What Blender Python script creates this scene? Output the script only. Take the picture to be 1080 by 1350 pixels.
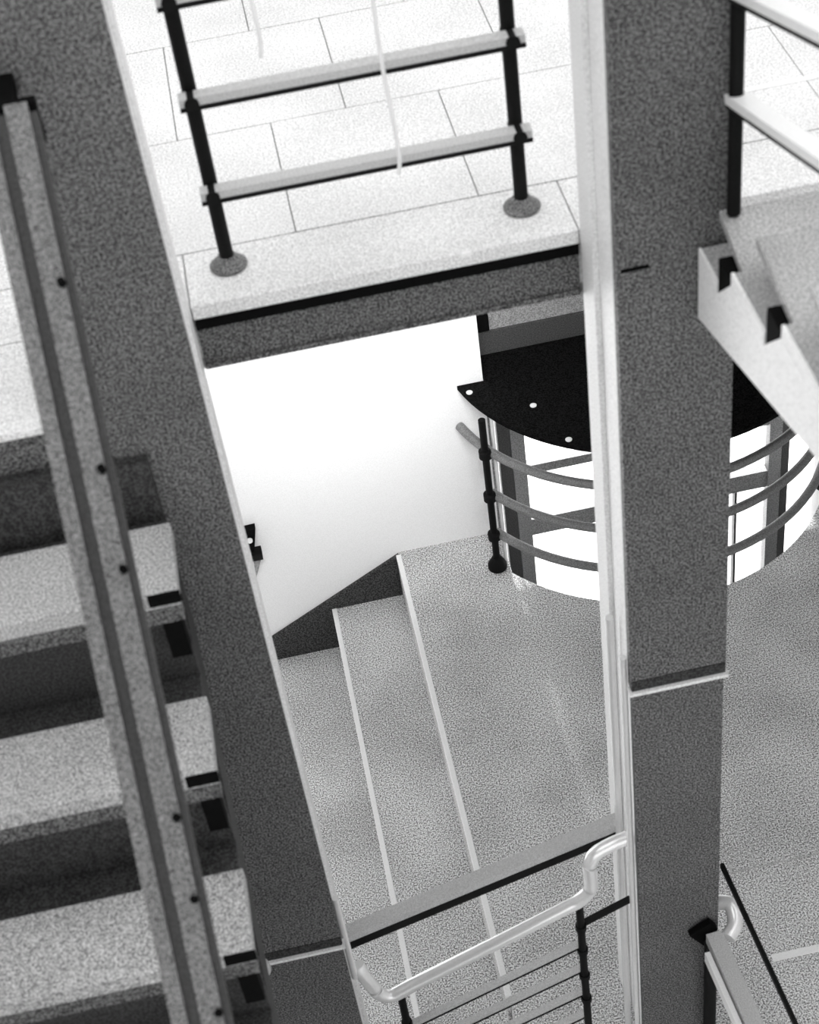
import bpy, bmesh, math, random
from mathutils import Vector, Matrix

random.seed(4)
S = bpy.context.scene
for o in list(bpy.data.objects):
    bpy.data.objects.remove(o)
COL = S.collection

# ------------------------------------------------------------------ camera
cam_data = bpy.data.cameras.new('camera')
cam = bpy.data.objects.new('camera', cam_data)
COL.objects.link(cam)
right = Vector((0.9779466, -0.1761295, -0.1122443))
down = Vector((-0.2024380, -0.6671780, -0.7168629))
fwd = Vector((0.0513738, 0.7237761, -0.6881198))
m = Matrix.Identity(4)
for i in range(3):
    m[i][0], m[i][1], m[i][2] = right[i], -down[i], -fwd[i]
m[0][3], m[1][3], m[2][3] = 0.0, 0.0, 5.8
cam.matrix_world = m
cam_data.sensor_fit = 'VERTICAL'
cam_data.sensor_height = 24.0
cam_data.sensor_width = 36.0
cam_data.lens = 24.0 * 2250.0 / 1350.0
cam_data.clip_start = 0.05
cam_data.dof.use_dof = True
cam_data.dof.focus_distance = 7.6
cam_data.dof.aperture_fstop = 2.8
S.camera = cam

# ------------------------------------------------------------------ world, sun, fill light, exposure
w = bpy.data.worlds.new('overcast_sky')
S.world = w
w.use_nodes = True
bg = w.node_tree.nodes['Background']
bg.inputs[0].default_value = (1, 1, 1, 1)
bg.inputs[1].default_value = 1.95

sun_d = bpy.data.lights.new('sun', 'SUN')
sun_d.energy = 8.0
sun_d.angle = math.radians(3)
sun = bpy.data.objects.new('sun', sun_d)
COL.objects.link(sun)
sun.location = (0, 14, 12)
sun.rotation_euler = Vector((0.0, -1, -1.35)).to_track_quat('-Z', 'Y').to_euler()

wall_fill_d = bpy.data.lights.new('wall_fill_light', 'AREA')      # unseen area light added under the landing to brighten the white wall
wall_fill_d.shape = 'RECTANGLE'
wall_fill_d.size, wall_fill_d.size_y = 1.9, 0.25
wall_fill_d.spread = math.radians(50)
wall_fill_d.energy = 15
wall_fill = bpy.data.objects.new('wall_fill_light', wall_fill_d)
COL.objects.link(wall_fill)
wall_fill.location = (0.15, 3.75, 3.12)
wall_fill.rotation_euler = Vector((0.0, 1, -0.85)).to_track_quat('-Z', 'Y').to_euler()

vs = S.view_settings
vs.view_transform = 'Standard'
vs.look = 'None'
vs.gamma = 1.0
vs.use_curve_mapping = False
vs.exposure = 0.0

# ------------------------------------------------------------------ materials
def mat(name, v, spread=0.0, scale=230.0, rough=0.6, metal=0.0, blot=0.0, spec=0.5, blot_scale=3.0):
    """grey paint or concrete with a fine speckle (spread) and broad blotches (blot)"""
    M = bpy.data.materials.new(name)
    M.use_nodes = True
    nt = M.node_tree
    b = nt.nodes['Principled BSDF']
    b.inputs['Roughness'].default_value = rough
    b.inputs['Metallic'].default_value = metal
    b.inputs['Specular IOR Level'].default_value = spec
    b.inputs['Base Color'].default_value = (v, v, v, 1)
    if spread or blot:
        tc = nt.nodes.new('ShaderNodeTexCoord')
        cur = None
        for sc, amp, det in ((scale, spread, 1.5), (blot_scale, blot, 4.0)):
            if not amp:
                continue
            n = nt.nodes.new('ShaderNodeTexNoise')
            n.inputs['Scale'].default_value = sc
            n.inputs['Detail'].default_value = det
            nt.links.new(tc.outputs['Object'], n.inputs['Vector'])
            r = nt.nodes.new('ShaderNodeMapRange')
            r.inputs['From Min'].default_value = 0.34
            r.inputs['From Max'].default_value = 0.66
            r.inputs['To Min'].default_value = 1 - amp
            r.inputs['To Max'].default_value = 1 + amp
            nt.links.new(n.outputs['Fac'], r.inputs['Value'])
            if cur is None:
                cur = r.outputs['Result']
            else:
                mu = nt.nodes.new('ShaderNodeMath')
                mu.operation = 'MULTIPLY'
                nt.links.new(cur, mu.inputs[0])
                nt.links.new(r.outputs['Result'], mu.inputs[1])
                cur = mu.outputs[0]
        mu = nt.nodes.new('ShaderNodeMath')
        mu.operation = 'MULTIPLY'
        mu.use_clamp = True
        mu.inputs[1].default_value = v
        nt.links.new(cur, mu.inputs[0])
        cc = nt.nodes.new('ShaderNodeCombineColor')
        for k in range(3):
            nt.links.new(mu.outputs[0], cc.inputs[k])
        nt.links.new(cc.outputs[0], b.inputs['Base Color'])
    return M

M = {
    'tile': mat('pale_stone', 0.80, 0.30, 190, 0.55, blot=0.08),
    'joint': mat('tile_joint', 0.5, 0.3),
    'concrete': mat('terrazzo', 0.60, 0.85, 160, 0.7, blot=0.14, spec=0.25),
    'tread': mat('tread_terrazzo', 0.42, 0.75, 240, 0.6, blot=0.12),
    'nosing': mat('white_nosing', 0.97, 0.05, 200, 0.5),
    'wall': mat('white_plaster', 0.95, 0.05, 180, 0.8),
    'sidewall': mat('grey_plaster', 0.7, 0.1, 100, 0.8),
    'ceil': mat('ceiling_concrete', 0.25, 0.2, 60, 0.8),
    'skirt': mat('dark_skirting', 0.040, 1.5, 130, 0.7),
    'column': mat('grey_speckled_paint', 0.108, 1.5, 195, 0.6, blot=0.12),
    'channel': mat('bright_lit_steel', 0.88, 0.16, 200, 0.45, blot=0.06),
    'beam': mat('dark_beam_paint', 0.092, 1.5, 195, 0.6),
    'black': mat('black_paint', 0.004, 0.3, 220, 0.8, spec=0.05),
    'canopy': mat('black_felt', 0.006, 0.9, 160, 0.9, spec=0.05),
    'post': mat('black_steel', 0.006, 0.4, 260, 0.6, spec=0.12),
    'rail': mat('grey_rail_paint', 0.55, 0.2, 260, 0.4),
    'whiterail': mat('white_rail_paint', 0.9, 0.06, 260, 0.4),
    'curverail': mat('mid_grey_rail', 0.20, 0.35, 200, 0.5),
    'tube': mat('bright_tube', 0.92, 0.05, 260, 0.2, 0.35),
    'wtread': mat('right_tread_paint', 0.42, 0.5, 200, 0.6, blot=0.15),
    'stringer': mat('white_stringer_paint', 0.94, 0.16, 200, 0.5),
    'frame': mat('grey_window_frame', 0.28, 0.4, 170, 0.5),
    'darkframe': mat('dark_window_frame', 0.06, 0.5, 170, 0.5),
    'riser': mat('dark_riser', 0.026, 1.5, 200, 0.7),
    'handbeam': mat('channel_rail_paint', 0.15, 1.1, 320, 0.5),
    'groove': mat('channel_groove', 0.04, 0.5, 280, 0.6),
    'stud': mat('bright_stud', 0.9, 0.0, 1, 0.3),
    'cord': mat('white_cord', 0.95, 0.0, 1, 0.6),
    'terrace': mat('white_terrace', 0.9, 0.03, 20, 0.8),
    'soil': mat('grey_ground', 0.15, 0.3, 4, 0.9),
}
g = bpy.data.materials.new('window_glass')
g.use_nodes = True
nt = g.node_tree
nt.nodes.clear()
out = nt.nodes.new('ShaderNodeOutputMaterial')
mix = nt.nodes.new('ShaderNodeMixShader')
tr = nt.nodes.new('ShaderNodeBsdfTransparent')
gl = nt.nodes.new('ShaderNodeBsdfGlossy')
gl.inputs['Roughness'].default_value = 0.03
mix.inputs[0].default_value = 0.06
nt.links.new(tr.outputs[0], mix.inputs[1])
nt.links.new(gl.outputs[0], mix.inputs[2])
nt.links.new(mix.outputs[0], out.inputs[0])
M['glass'] = g

# ------------------------------------------------------------------ mesh helpers
def box(bm, x0, x1, y0, y1, z0, z1):
    v = [bm.verts.new((x, y, z)) for z in (z0, z1) for y in (y0, y1) for x in (x0, x1)]
    for f in ((0, 2, 3, 1), (4, 5, 7, 6), (0, 1, 5, 4), (2, 6, 7, 3), (0, 4, 6, 2), (1, 3, 7, 5)):
        bm.faces.new([v[i] for i in f])
    return bm

def bbox(x0, x1, y0, y1, z0, z1, bev=0.0):
    bm = box(bmesh.new(), x0, x1, y0, y1, z0, z1)
    if bev:
        bmesh.ops.bevel(bm, geom=bm.edges[:], offset=bev, segments=2, affect='EDGES', profile=0.6)
    return bm

def prism(pts, vec, bm=None):
    """closed polygon (3D points) swept along vec"""
    bm = bm or bmesh.new()
    a = [bm.verts.new(p) for p in pts]
    b = [bm.verts.new(Vector(p) + Vector(vec)) for p in pts]
    n = len(pts)
    bm.faces.new(a)
    bm.faces.new(b[::-1])
    for i in range(n):
        bm.faces.new((a[i], b[i], b[(i + 1) % n], a[(i + 1) % n]))
    bmesh.ops.recalc_face_normals(bm, faces=bm.faces[:])
    return bm

def sweep(path, prof, bm=None, up=Vector((0, 0, 1))):
    """closed 2D profile (side, up) swept along a polyline"""
    bm = bm or bmesh.new()
    P = [Vector(p) for p in path]
    rings = []
    for i, p in enumerate(P):
        t = (P[min(i + 1, len(P) - 1)] - P[max(i - 1, 0)]).normalized()
        u = up if abs(t.dot(up)) < 0.97 else Vector((0, 1, 0))
        s = t.cross(u).normalized()
        n = s.cross(t).normalized()
        rings.append([bm.verts.new(p + s * a + n * b) for a, b in prof])
    k = len(prof)
    for r0, r1 in zip(rings, rings[1:]):
        for j in range(k):
            bm.faces.new((r0[j], r0[(j + 1) % k], r1[(j + 1) % k], r1[j]))
    bm.faces.new(rings[0][::-1])
    bm.faces.new(rings[-1])
    bmesh.ops.recalc_face_normals(bm, faces=bm.faces[:])
    return bm

def circle(r, n=14):
    return [(r * math.cos(2 * math.pi * i / n), r * math.sin(2 * math.pi * i / n)) for i in range(n)]

def rect(wd, h):
    return [(-wd / 2, -h / 2), (wd / 2, -h / 2), (wd / 2, h / 2), (-wd / 2, h / 2)]

def tube(path, r, bm=None, n=14, up=Vector((0, 0, 1))):
    return sweep(path, circle(r, n), bm, up)

def smooth_path(pts, n=8):
    """Catmull-Rom through the points"""
    P = [Vector(p) for p in pts]
    P = [P[0] * 2 - P[1]] + P + [P[-1] * 2 - P[-2]]
    o = []
    for i in range(1, len(P) - 2):
        for k in range(n):
            t = k / n
            a, b, c, d = P[i - 1], P[i], P[i + 1], P[i + 2]
            o.append(0.5 * ((2 * b) + (c - a) * t + (2 * a - 5 * b + 4 * c - d) * t * t + (3 * b - 3 * c + d - a) * t ** 3))
    o.append(P[-2])
    return o

def lathe(prof, cx, cy, z, n=20):
    """profile of (radius, height) turned about a vertical axis"""
    bm = bmesh.new()
    rings = []
    for r, h in prof:
        rings.append([bm.verts.new((cx + r * math.cos(2 * math.pi * i / n), cy + r * math.sin(2 * math.pi * i / n), z + h)) for i in range(n)])
    for a, b in zip(rings, rings[1:]):
        for i in range(n):
            bm.faces.new((a[i], a[(i + 1) % n], b[(i + 1) % n], b[i]))
    bm.faces.new(rings[0][::-1])
    bm.faces.new(rings[-1])
    return bm

def wpos(o):
    v = Vector((0, 0, 0))
    while o is not None:
        v += o.location
        o = o.parent
    return v

def obj(name, bm, material, parent=None, smooth=False, label=None):
    me = bpy.data.meshes.new(name)
    bmesh.ops.recalc_face_normals(bm, faces=bm.faces[:])
    if parent is not None:
        bmesh.ops.translate(bm, verts=bm.verts[:], vec=-wpos(parent))
    bm.to_mesh(me)
    bm.free()
    me.materials.append(M[material])
    if smooth:
        for p in me.polygons:
            p.use_smooth = True
        try:
            me.set_sharp_from_angle(angle=math.radians(40))
        except Exception:
            pass
    o = bpy.data.objects.new(name, me)
    COL.objects.link(o)
    if parent is not None:
        o.parent = parent
    if label:
        o['label'] = label
    return o

def tag(o, label, cat, group=None):
    o['label'] = label
    o['category'] = cat
    if group:
        o['group'] = group
    return o

def thing(name, label, cat, loc=(0, 0, 0), group=None):
    o = bpy.data.objects.new(name, None)
    o.empty_display_size = 0.1
    COL.objects.link(o)
    o.location = loc
    return tag(o, label, cat, group)

def struct(name, bm, material, label=None, cat=None):
    o = obj(name, bm, material)
    o['kind'] = 'structure'
    if label:
        o['label'] = label
    if cat:
        o['category'] = cat
    return o

# ------------------------------------------------------------------ the setting
LZ = 3.40            # top of the landing
WY = 5.84            # face of the white back wall
AX, BX = 0.33, -0.02  # nosings of the lower stairs
RISE, RUN = 0.275, 0.355
CX, CY = 1.575, 6.10  # centre of the half-round opening

struct('ground', bbox(-6, 9, -4, 6.2, -3.2, -3.0), 'soil', 'grey ground under the stairwell', 'ground')
struct('terrace', bbox(-8, 11, 6.45, 18, -1.7, -1.5), 'terrace', 'sunlit white terrace seen through the window', 'terrace')

# lower floor with the half-round cut-out in front of the window
r = 0.925
a0 = math.pi + math.acos((CX - 0.83) / r)
pts = [(AX, -2.0, 0), (5.0, -2.0, 0), (5.0, WY, 0)]
a_end = 2 * math.pi - math.asin((CY - WY) / r)
N = 40
pts += [(CX + r * math.cos(a_end + (a0 - a_end) * i / N), CY + r * math.sin(a_end + (a0 - a_end) * i / N), 0) for i in range(N + 1)]
pts += [(0.83, WY, 0), (AX, WY, 0)]
floor = struct('floor', prism(pts, (0, 0, -0.22)), 'concrete', 'speckled grey floor of the lower hall with half-round opening', 'floor')
obj('inlay_strip', bbox(1.33, 5.0, 3.285, 3.315, -0.01, 0.003), 'nosing', floor)
obj('joint_line', bbox(1.20, 5.0, 3.70, 3.706, -0.01, 0.0015), 'joint', floor)

# white back wall, with the tall opening on its right
wall = bmesh.new()
box(wall, -0.46, 0.83, WY, WY + 0.28, -3.0, 3.2)
struct('wall_back', wall, 'wall', 'bright white plaster wall behind the stairs', 'wall')
wall = bmesh.new()
box(wall, 2.52, 5.0, WY, WY + 0.28, -3.0, 3.2)
struct('wall_right', wall, 'wall', 'white wall right of the half-round opening', 'wall')
struct('sun_block_wall', bbox(-3.5, 5.0, 6.0, 6.2, 3.4, 12.0), 'wall', 'unseen upper wall added at the back of the landing to block sun', 'wall')  # unseen, made tall to keep the sun off the stairs
for nm, b_, lb in (('block_wall_left', (-3.7, -3.5, -2.7, 6.2, -3.0, 7.4), 'unseen plain wall added left of the stairwell to limit sky light'), ('block_wall_side', (5.0, 5.2, -2.7, 6.2, -3.0, 7.4), 'unseen plain wall added right of the stairwell to limit sky light'), ('block_wall_front', (-3.5, 5.0, -2.7, -2.5, -3.0, 7.4), 'unseen plain wall added behind the viewer to limit sky light')):
    struct(nm, bbox(*b_), 'sidewall', lb, 'wall')  # unseen walls added to cut sky light in the lower hall
struct('sky_block_slab', bbox(-3.7, 5.2, -2.7, -0.6, 7.41, 7.6), 'sidewall', 'unseen slab added overhead to block sky light', 'sky_block_slab')  # unseen overhead slab, added to hold back sky light
struct('ceiling', bbox(-4.0, 5.0, 3.39, 6.2, 3.20, 3.228), 'ceil', 'grey ceiling of the lower hall under the landing', 'ceiling')

# dark raked skirting along the stairs
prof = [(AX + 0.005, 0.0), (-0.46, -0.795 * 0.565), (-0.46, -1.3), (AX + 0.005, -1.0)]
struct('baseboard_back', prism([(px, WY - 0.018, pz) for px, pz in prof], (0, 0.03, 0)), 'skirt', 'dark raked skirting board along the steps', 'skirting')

# landing: slab, stone tiles, edge strips
land = struct('landing', bbox(-2.6, 5.0, 3.385, 6.2, 3.235, LZ - 0.012), 'joint', 'pale stone landing floor between the columns', 'landing')
jx = [0.083 + 0.468 * k for k in range(-6, 11)]
jy = [3.602, 4.145, 4.685, 5.225, 5.765]
for yi in range(len(jy) - 1):
    off = 0.0 if yi % 2 == 0 else 0.21
    for xi in range(len(jx) - 1):
        obj('tile', bbox(jx[xi] + off + 0.0018, jx[xi + 1] + off - 0.0018, jy[yi] + 0.0018, jy[yi + 1] - 0.0018, LZ - 0.014, LZ + random.uniform(-0.0008, 0.0008)), 'tile', land)
for x0, x1, y0 in ((-0.2035, 0.7505, 3.3735), (-2.6, -0.2065, 3.3735), (0.7535, 3.3, 3.3735)):
    obj('edge_slab', bbox(x0, x1, y0, jy[0] - 0.003, LZ - 0.04, LZ + 0.001, 0.004), 'tile', land)
obj('edge_slab', bbox(-2.6, -0.49, 3.035, 3.370, LZ - 0.02, LZ + 0.001, 0.003), 'tile', land)
obj('edge_band', bbox(-2.6, -0.49, 3.04, 3.37, LZ - 0.12, LZ - 0.021), 'beam', land)
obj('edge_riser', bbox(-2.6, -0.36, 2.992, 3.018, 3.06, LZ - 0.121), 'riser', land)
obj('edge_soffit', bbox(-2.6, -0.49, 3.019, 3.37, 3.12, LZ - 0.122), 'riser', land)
obj('inlay_strip', bbox(1.24, 4.5, 3.832, 3.852, LZ - 0.01, LZ + 0.003), 'nosing', land)

# dark steel edge beam between the columns
tb = struct('trim_1', bbox(-0.203, 0.750, 3.384, 3.43, 3.215, 3.362), 'beam', 'dark grey steel beam under the landing edge', 'beam')
obj('shade_strip', bbox(-0.203, 0.750, 3.376, 3.384, 3.328, 3.361), 'black', tb)  # black strip stands for the shadow gap below the landing edge
obj('bottom_flange', bbox(-0.203, 0.750, 3.376, 3.50, 3.206, 3.220), 'beam', tb)
for bx_ in (0.40,):
    obj('chip', bbox(bx_ + 0.06, bx_ + 0.085, 3.370, 3.376, 3.392, 3.402), 'nosing', tb)

# window in the opening
win = bpy.data.objects.new('window_1', None)
COL.objects.link(win)
win.location = (1.67, 6.12, -1.6)
win['kind'] = 'structure'
win['label'] = 'bright window with grey bars behind the curved railing'
WZ0, WZ1 = -1.6, 0.98
obj('post', bbox(0.905, 0.965, 6.09, 6.15, WZ0, WZ1), 'darkframe', win)
obj('post', bbox(0.968, 1.035, 6.09, 6.17, WZ0, WZ1), 'frame', win)
obj('post', bbox(2.27, 2.335, 6.09, 6.15, WZ0, WZ1), 'frame', win)
obj('post', bbox(2.338, 2.375, 6.09, 6.17, WZ0, WZ1), 'darkframe', win)
obj('post', bbox(0.845, 0.885, 6.10, 6.15, WZ0, WZ1), 'frame', win)
obj('transom', bbox(1.037, 2.268, 6.10, 6.15, 0.085, 0.140), 'frame', win)
obj('transom', bbox(1.037, 2.268, 6.10, 6.16, -0.335, -0.225), 'frame', win)
obj('transom', bbox(1.037, 2.268, 6.10, 6.15, -1.60, -1.5), 'frame', win)
obj('mullion', bbox(2.10, 2.112, 6.10, 6.14, -1.49, -0.337), 'darkframe', win)
for x0, x1 in ((1.037, 2.268),):
    for z0, z1 in ((0.142, WZ1), (-0.223, 0.083), (-1.498, -0.337)):
        obj('pane', bbox(x0, x1 if z1 > -0.3 else 2.098, 6.118, 6.126, z0, z1), 'glass', win)
obj('lintel', bbox(0.835, 2.515, 6.035, 6.20, 1.005, 1.40), 'frame', win, label='grey lintel beam over the window')
obj('lintel_shade_board', bbox(0.835, 2.515, 6.02, 6.034, 0.93, 1.07), 'darkframe', win)  # dark board paints the shade band between canopy and lintel
obj('bracket', bbox(0.84, 0.905, 5.99, 6.034, 1.10, 1.18), 'black', win)
obj('head_panel', bbox(0.835, 2.515, 6.05, 6.20, 1.41, 3.2), 'wall', win)

# ------------------------------------------------------------------ lower stairs
st = thing('lower_stairs', 'broad terrazzo steps with white nosings going down left by white wall', 'stairs', (AX, 4.0, -1.7))
x, z = AX, 0.0
for k in range(5):
    obj('riser', bbox(x - 0.012, x - 0.001, 3.385, WY - 0.02, z - RISE, z - 0.021), 'concrete', st)
    obj('nosing', bbox(x - 0.014, x + 0.010, 3.385, WY - 0.02, z - 0.02, z + 0.004, 0.002), 'nosing', st)
    obj('tread', bbox(x - RUN + 0.010, x - 0.004, 3.385, WY - 0.02, z - RISE - 0.06, z - RISE), 'concrete', st)
    x -= RUN
    z -= RISE

struct('kerb', bbox(-0.20, 0.325, 3.0, 3.38, -3.0, -0.56), 'concrete', 'low kerb under the bottom railing', 'kerb')

# ------------------------------------------------------------------ columns
def column(x0, x1, zj, label, side):
    c = thing('steel_column', label, 'column', ((x0 + x1) / 2, 3.2, -1.0 if side < 0 else 0), 'steel columns of the stairwell')
    y0, y1 = 3.02, 3.372
    zb = -1.9 if side < 0 else 0.0
    obj('face_plate', bbox(x0, x1, y0, y0 + 0.03, zj + 0.008, 7.4), 'column', c)
    obj('face_plate', bbox(x0 + 0.004, x1 - 0.004, y0 + 0.006, y0 + 0.03, zb, zj - 0.008), 'column', c)
    inner = x1 if side < 0 else x0
    s = -1 if side < 0 else 1      # into the column from its inner face
    # inner face: ribbed steel channel, its bright colour also carries the light there
    def strip(d0, d1, ya, yb, za, zb_, nm, mt):
        xa, xb = sorted((inner + s * d0, inner + s * d1))
        obj(nm, bbox(xa, xb, ya, yb, za, zb_), mt, c)
    strip(0.004, 0.05, y0 + 0.031, y0 + 0.12, zb, 7.4, 'side_plate', 'channel')
    strip(0.016, 0.05, y0 + 0.121, y0 + 0.23, zb, 7.4, 'side_groove', 'channel')
    strip(0.002, 0.05, y0 + 0.231, y1, zb, 7.4, 'side_plate', 'channel')
    xa, xb = sorted((inner + s * 0.051, inner + s * (x1 - x0)))
    obj('core', bbox(xa, xb, y0 + 0.031, y1, zb, 7.4), 'column', c)
    # splice: dark shadow gap over a thin bright ledge
    obj('splice_ledge', bbox(x0 - 0.006, x1 + 0.006, y0 - 0.012, y0 + 0.02, zj - 0.008, zj + 0.004), 'channel', c)
    obj('splice_shadow_band', bbox(x0 + 0.002, x1 - 0.002, y0 - 0.003, y0 + 0.02, zj + 0.005, zj + 0.045), 'riser', c)
    if side > 0:
        # slim pipe pair down the lower inner edge
        obj('edge_pipe', tube([(x0 - 0.012, y0 + 0.03, 0.0), (x0 - 0.012, y0 + 0.03, zj + 0.12)], 0.010), 'tube', c, True)
        obj('edge_pipe', tube([(x0 - 0.018, y0 + 0.15, 0.0), (x0 - 0.018, y0 + 0.15, zj + 0.16)], 0.012), 'tube', c, True)
        obj('seam', bbox(x0 + 0.01, x0 + 0.075, y0 - 0.002, y0 + 0.002, 3.515, 3.525), 'black', c)
    else:
        obj('edge_pipe', tube([(x1 + 0.010, y0 + 0.03, 0.9), (x1 + 0.010, y0 + 0.03, 1.36)], 0.011), 'tube', c, True)
        obj('splice_bolt', lathe([(0.03, 0), (0.034, 0.012), (0.03, 0.04), (0.012, 0.052)], x0 + 0.008, y0 - 0.02, zj - 0.02), 'tube', c, True)
    return c

column(-0.48, -0.205, 1.145, 'dark grey steel column behind the left stair treads', -1)
column(0.752, 1.026, 2.07, 'dark grey steel column right of centre with bright ribbed inner side', 1)

# ------------------------------------------------------------------ landing railing
def rail_post(parent, x, y, z0, z1, r=0.0175, foot=True):
    p = obj('post', tube([(x, y, z0 + 0.004), (x, y, z1)], r, n=18), 'post', parent, True)
    if foot:
        obj('foot_flange', lathe([(0.046, 0), (0.047, 0.006), (0.040, 0.012), (0.028, 0.022), (0.023, 0.030), (0.019, 0.032)], x, y, z0 + 0.002), 'handbeam', p, True)
    return p

rl = thing('landing_railing', 'black post railing with two thin rails on the pale landing', 'railing', (0.27, 3.51, LZ))
posts = [(-0.096, 3.512), (0.642, 3.512)]
for px, py in posts:
    p = rail_post(rl, px, py, LZ, 4.45)
for zz in (3.636, 3.884, 4.13):
    obj('rail', sweep([(-0.124, 3.478, zz), (0.672, 3.478, zz)], rect(0.036, 0.020)), 'rail', rl)
    obj('rail_shade_strip', bbox(-0.124, 0.672, 3.459, 3.497, zz - 0.022, zz - 0.0105), 'post', rl)  # rail's unlit lower part, painted as a black strip
    for px, py in posts:
        obj('rail_clamp', tube([(px, 3.455, zz - 0.004), (px, 3.53, zz - 0.004)], 0.017, n=10), 'post', rl, True)
obj('handrail', tube([(-0.19, 3.512, 4.47), (0.74, 3.512, 4.47)], 0.028), 'post', rl, True)

# ------------------------------------------------------------------ right stair, rising towards the viewer
RX = 0.945
rs = thing('upper_stair', 'white stair flight rising on the right past the column', 'stairs', (RX, 2.9, 3.3))
GO, RI = 0.305, 0.090
NB = 0.095                                   # width of the dark gap at each riser
def yfront(k):
    return 2.880 - GO * k
def ztop(k):
    return 3.545 + RI * k
for k in range(0, 9):
    zt, yf = ztop(k), yfront(k)
    yn = 3.012 if k == 0 else yfront(k - 1) - NB       # where the tread reaches out over the stringer
    yb = 3.012 if k == 0 else min(3.012, yf + 0.50)
    pts = [(RX + 0.040, yb, zt), (2.0, yb, zt), (2.0, yf, zt), (RX, yf, zt), (RX, yn, zt), (RX + 0.018, yn, zt)]
    if k == 0:
        pts = [(RX, yb, zt), (2.0, yb, zt), (2.0, yf, zt), (RX, yf, zt)]
    obj('tread', prism(pts, (0, 0, -0.022)), 'wtread', rs)
    obj('tread_edge', prism([(RX - 0.007, yn, zt + 0.002), (RX - 0.0005, yn, zt + 0.002), (RX - 0.0005, yf, zt + 0.002), (RX - 0.007, yf, zt + 0.002)], (0, 0, -0.03)), 'stringer', rs)
    obj('gap_shade_block', bbox(RX - 0.004, RX + 0.05, yf - NB + 0.003, yf - 0.003, zt - 0.028, zt + RI - 0.024), 'black', rs)  # black block stands for the shaded open gap between treads
def zlow(y):
    return 3.315 + 0.288 * (3.145 - y)
top = []
for k in range(0, 9):
    yn = 3.012 if k == 0 else yfront(k - 1) - NB
    top += [(yn, ztop(k) - 0.030), (yfront(k), ztop(k) - 0.030)]
yend = top[-1][0]
poly = [(RX - 0.007, y, z) for y, z in top] + [(RX - 0.007, yend, zlow(yend)), (RX - 0.007, 3.012, zlow(3.012))]
obj('stringer', prism(poly, (0.05, 0, 0)), 'stringer', rs)

rr = thing('upper_stair_railing', 'black post with white sloping rails at the top right', 'railing', (1.008, 2.985, 3.64))
rail_post(rr, 1.008, 2.985, 3.637, 4.7, 0.0155, False)
for zz in (3.913, 4.153, 4.393):
    y0_, y1_ = 3.005, 0.6
    pth = [(1.012, y0_, zz), (1.012, y1_, zz + 0.31 * (y0_ - y1_))]
    obj('rail', sweep(pth, rect(0.044, 0.020)), 'whiterail', rr)
    obj('rail_shade_strip', sweep([(p[0] - 0.014, p[1], p[2] - 0.0165) for p in pth], rect(0.010, 0.011)), 'post', rr)  # shade below the sloping rail, put in as black colour

# ------------------------------------------------------------------ left stair, descending towards the viewer
ls = thing('left_stair', 'speckled stair flight with thick treads and dark risers on the left', 'stairs', (-0.9, 2.4, 1.5))
lx = -0.345
for k in range(1, 7):
    zt = LZ - 0.312 * k + 0.033
    yf = 2.997 - 0.272 * k
    obj('tread', bbox(-1.9, lx, yf, yf + 0.225, zt - 0.05, zt, 0.005), 'tread', ls)
    obj('tread_shade_board', bbox(-1.9, lx - 0.012, yf + 0.226, min(yf + 0.335, 3.01), zt - 0.07, zt - 0.03), 'riser', ls)  # dark board stands for the shadow on the rear of the tread
    obj('nosing_band', bbox(-1.9, lx - 0.002, yf + 0.002, yf + 0.04, zt - 0.10, zt - 0.051), 'beam', ls)
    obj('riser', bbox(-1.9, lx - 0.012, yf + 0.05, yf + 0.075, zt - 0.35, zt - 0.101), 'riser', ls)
    obj('end_bracket', bbox(lx - 0.055, lx - 0.010, yf + 0.004, yf + 0.048, zt - 0.22, zt - 0.101), 'black', ls)
    obj('dark_end', bbox(lx - 0.07, lx + 0.003, yf - 0.006, yf + 0.001, zt - 0.035, zt - 0.002), 'black', ls)  # black piece paints the shadowed nosing front at the tread's right end
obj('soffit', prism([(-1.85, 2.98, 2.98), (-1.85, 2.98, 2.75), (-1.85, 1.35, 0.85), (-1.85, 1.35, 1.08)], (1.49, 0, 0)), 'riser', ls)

ch = thing('channel_handrail', 'blurred grey steel channel handrail sloping over the left treads', 'handrail', (-0.415, 2.4, 3.7))
sl = 1.20
ya, yb = 2.83, 1.15
def zc(y):
    return 3.91 + sl * (y - 2.52)
def slab(name, x0, x1, dz0, dz1, mt):
    poly = [(x0, ya, zc(ya) + dz0), (x0, ya, zc(ya) + dz1), (x0, yb, zc(yb) + dz1), (x0, yb, zc(yb) + dz0)]
    return obj(name, prism(poly, (x1 - x0, 0, 0)), mt, ch)
slab('flange', -0.462, -0.432, -0.02, 0.022, 'handbeam')
slab('web', -0.4318, -0.4085, -0.03, -0.002, 'groove')
slab('flange', -0.408, -0.366, -0.02, 0.016, 'handbeam')
slab('lip', -0.3655, -0.352, -0.03, -0.006, 'groove')
for yy in (2.62, 2.40, 2.28, 1.98, 1.88, 1.74):
    obj('bolt', tube([(-0.372, yy, zc(yy) + 0.012), (-0.372, yy - 0.009, zc(yy) + 0.026)], 0.008, n=8), 'black', ch, True)
obj('dark_end', bbox(-0.44, -0.352, ya + 0.002, ya + 0.03, zc(ya) - 0.07, zc(ya) + 0.01), 'black', ch)
obj('wall_arm', bbox(-0.43, -0.40, ya + 0.051, 3.019, zc(ya) - 0.06, zc(ya) - 0.02), 'black', ch)

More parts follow.
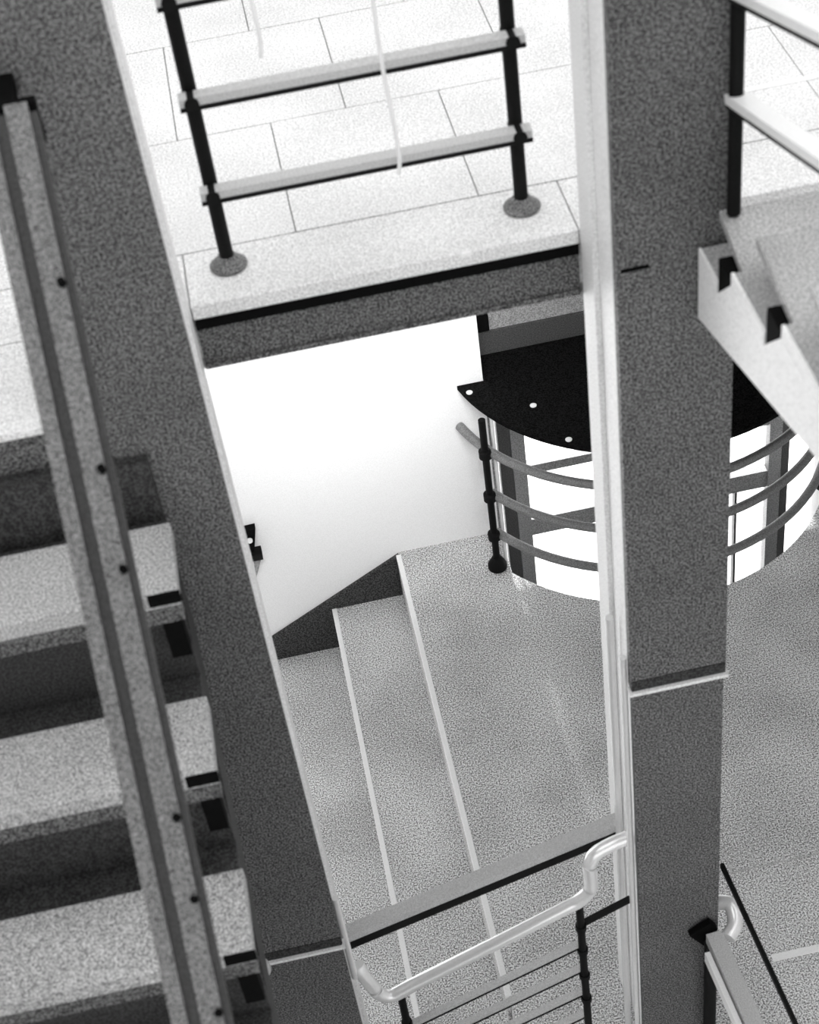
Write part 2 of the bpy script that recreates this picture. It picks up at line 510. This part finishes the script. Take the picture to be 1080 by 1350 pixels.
# ------------------------------------------------------------------ half-round canopy and curved railing
cn = thing('black_canopy', 'black half-round canopy with bright studs over the curved railing', 'canopy', (1.6, 5.9, 0.94))
kx, ky, kr = 1.597, 6.07, 0.917
b0 = math.pi + math.asin((ky - (WY - 0.004)) / kr)
b1 = 2 * math.pi - math.asin((ky - (WY - 0.004)) / kr)
pts = [(kx + kr * math.cos(b0 + (b1 - b0) * i / 40), ky + kr * math.sin(b0 + (b1 - b0) * i / 40), 0.95) for i in range(41)]
pts += [(2.51, WY - 0.004, 0.95), (2.51, 6.015, 0.95), (0.836, 6.015, 0.95), (0.836, WY - 0.004, 0.95)]
obj('canopy_top', prism(pts, (0, 0, -0.022)), 'canopy', cn)
for i, (sx, sy) in enumerate(((0.754, 5.772), (1.004, 5.60), (1.097, 5.337), (2.1, 5.5), (1.6, 5.27))):
    obj('stud', lathe([(0.014, 0), (0.015, 0.004), (0.008, 0.009)], sx, sy, 0.9505, 12), 'stud', cn, True)

cr = thing('curved_railing', 'curved grey three-bar railing around the half-round floor opening', 'railing', (CX, 5.3, 0))
def arc(r_, a, b, z, n=40):
    return [(CX + r_ * math.cos(math.radians(a + (b - a) * i / n)), CY + r_ * math.sin(math.radians(a + (b - a) * i / n)), z) for i in range(n + 1)]
for z_, a_ in ((0.725, 197.5), (0.462, 211), (0.212, 211)):
    obj('curved_rail', tube(arc(0.918, a_, 341, z_), 0.0215, n=12), 'curverail', cr, True)
px, py = 0.772, 5.606
pp = obj('post', tube([(px, py, 0.006), (px, py, 0.925)], 0.0165), 'post', cr, True)
obj('foot', lathe([(0.045, 0), (0.046, 0.02), (0.03, 0.05), (0.02, 0.07)], px, py, 0.003), 'post', pp, True)
for z_ in (0.725, 0.462, 0.212):
    obj('collar', lathe([(0.019, -0.024), (0.030, -0.018), (0.030, 0.018), (0.019, 0.024)], px, py, z_), 'post', pp, True)
obj('bright_rod', tube([(px + 0.045, py + 0.01, 0.02), (px + 0.045, py + 0.01, 0.92)], 0.009), 'tube', cr, True)
pp = obj('post', tube([(2.405, 5.69, 0.006), (2.405, 5.69, 0.925)], 0.0165), 'post', cr, True)
obj('foot', lathe([(0.045, 0), (0.046, 0.02), (0.03, 0.05), (0.02, 0.07)], 2.405, 5.69, 0.003), 'post', pp, True)

# ------------------------------------------------------------------ railing at the bottom, between the columns
fb = thing('flat_handrail', 'flat grey handrail with shaded underside running between the columns', 'handrail', (0.25, 3.2, 0.9))
pth = [(-0.197, 3.2, 0.925), (0.738, 3.2, 1.222)]
obj('rail_top', sweep(pth, rect(0.05, 0.030)), 'rail', fb)
obj('rail_shade_strip', sweep([(p[0], 3.19, p[2] - 0.034) for p in pth], rect(0.036, 0.036)), 'post', fb)  # shaded lower side of the handrail, painted black

br = thing('stair_railing', 'bright tube railing with bent ends and thin bars at the bottom', 'railing', (0.2, 3.05, 0.0))
path = [(-0.178, 3.07, 0.935), (-0.168, 3.055, 0.895), (-0.148, 3.05, 0.825), (-0.128, 3.05, 0.765), (-0.085, 3.05, 0.742), (0.0, 3.05, 0.785), (0.25, 3.05, 0.903), (0.5, 3.05, 1.022), (0.565, 3.05, 1.055), (0.602, 3.05, 1.105), (0.606, 3.05, 1.175), (0.606, 3.05, 1.235), (0.628, 3.055, 1.283), (0.680, 3.065, 1.300), (0.742, 3.075, 1.305)]
obj('handrail_tube', tube(smooth_path(path, 6), 0.0235, n=16), 'tube', br, True)
for px, zt, zb_ in ((0.563, 1.03, 0.0), (-0.062, 0.735, -0.55)):
    p = obj('post', tube([(px, 3.05, zb_ + 0.005), (px, 3.05, zt)], 0.0135, n=12), 'post', br, True)
    for zz in (0.60, 0.45, 0.76, 0.90) if px > 0 else (0.55, 0.4):
        obj('collar', tube([(px, 3.05, zz - 0.012), (px, 3.05, zz + 0.012)], 0.019, n=10), 'post', p, True)
for zz, x0_, x1_ in ((0.775, -0.17, 0.56), (0.625, -0.17, 0.56), (0.475, -0.17, 0.56), (0.325, 0.0, 0.56)):
    s_ = 0.45
    pth = [(x0_, 3.062, zz + s_ * (x0_ - 0.53)), (x1_, 3.062, zz + s_ * (x1_ - 0.53))]
    obj('bar', sweep(pth, rect(0.020, 0.018)), 'rail', br)
    obj('bar_shade_strip', sweep([(p_[0], 3.057, p_[2] - 0.0145) for p_ in pth], rect(0.012, 0.009)), 'post', br)  # shade under each bar, painted as a thin black strip
pth = [(0.565, 3.06, 0.90), (0.735, 3.06, 0.985)]
obj('bar', sweep(pth, rect(0.02, 0.014)), 'post', br)

# ------------------------------------------------------------------ railing in the lower right corner
lr = thing('corner_railing', 'black flat rail and pale tube leaving the right column at bottom right', 'railing', (1.05, 2.9, 0.0))
obj('flat_rail', sweep([(1.056, 3.10, 1.0), (1.115, 2.2, 1.0)], rect(0.013, 0.022)), 'post', lr)
obj('handrail_tube', tube(smooth_path([(1.028, 3.09, 0.81), (1.075, 3.06, 0.82), (1.072, 3.00, 0.80), (1.035, 2.96, 0.79)], 6), 0.026, n=14), 'tube', lr, True)
obj('lower_rail', sweep([(0.995, 2.985, 0.775), (1.05, 2.2, 0.775)], rect(0.055, 0.05)), 'rail', lr)
obj('lower_rail_edge', sweep([(0.955, 2.93, 0.755), (1.008, 2.2, 0.755)], rect(0.018, 0.05)), 'nosing', lr)
obj('post', tube([(0.985, 2.985, 0.004), (0.985, 2.985, 0.748)], 0.022), 'post', lr, True)
obj('bracket', prism([(0.915, 2.995, 0.79), (0.985, 2.995, 0.84), (1.01, 2.995, 0.80), (0.985, 2.995, 0.68)], (0, 0.023, 0)), 'black', lr)

# ------------------------------------------------------------------ small things
wb = thing('wall_bracket', 'small dark bracket with bright bolt fixed to the white wall', 'bracket', (-0.345, 5.83, 0.2))
obj('plate', prism([(-0.376, 5.80, 0.378), (-0.308, 5.80, 0.380), (-0.336, 5.80, 0.245), (-0.366, 5.80, 0.24)], (0, 0.039, 0)), 'black', wb)
obj('bolt', tube([(-0.347, 5.79, 0.318), (-0.347, 5.80, 0.318)], 0.014, n=10), 'stud', wb, True)
obj('arm', bbox(-0.357, -0.305, 5.78, 5.839, 0.195, 0.232), 'post', wb)
obj('gusset', prism([(-0.352, 5.81, 0.194), (-0.308, 5.81, 0.194), (-0.362, 5.81, 0.05)], (0, 0.029, 0)), 'frame', wb)

for x_, zb_, lab in ((0.075, 3.975, 'short white cord hanging left over the landing railing'), (0.342, 3.615, 'long white cord hanging in front of the landing rails')):
    n = 14
    p_ = [(x_ + 0.006 * math.sin(i * 1.3), 3.43 + 0.004 * math.cos(i * 2.1), zb_ + (7.0 - zb_) * (i / n) ** 1.6) for i in range(n + 1)]
    tag(obj('hanging_cord', tube(smooth_path(p_, 4), 0.005, n=8), 'cord', None, True), lab, 'cord', 'cords hanging over the landing')
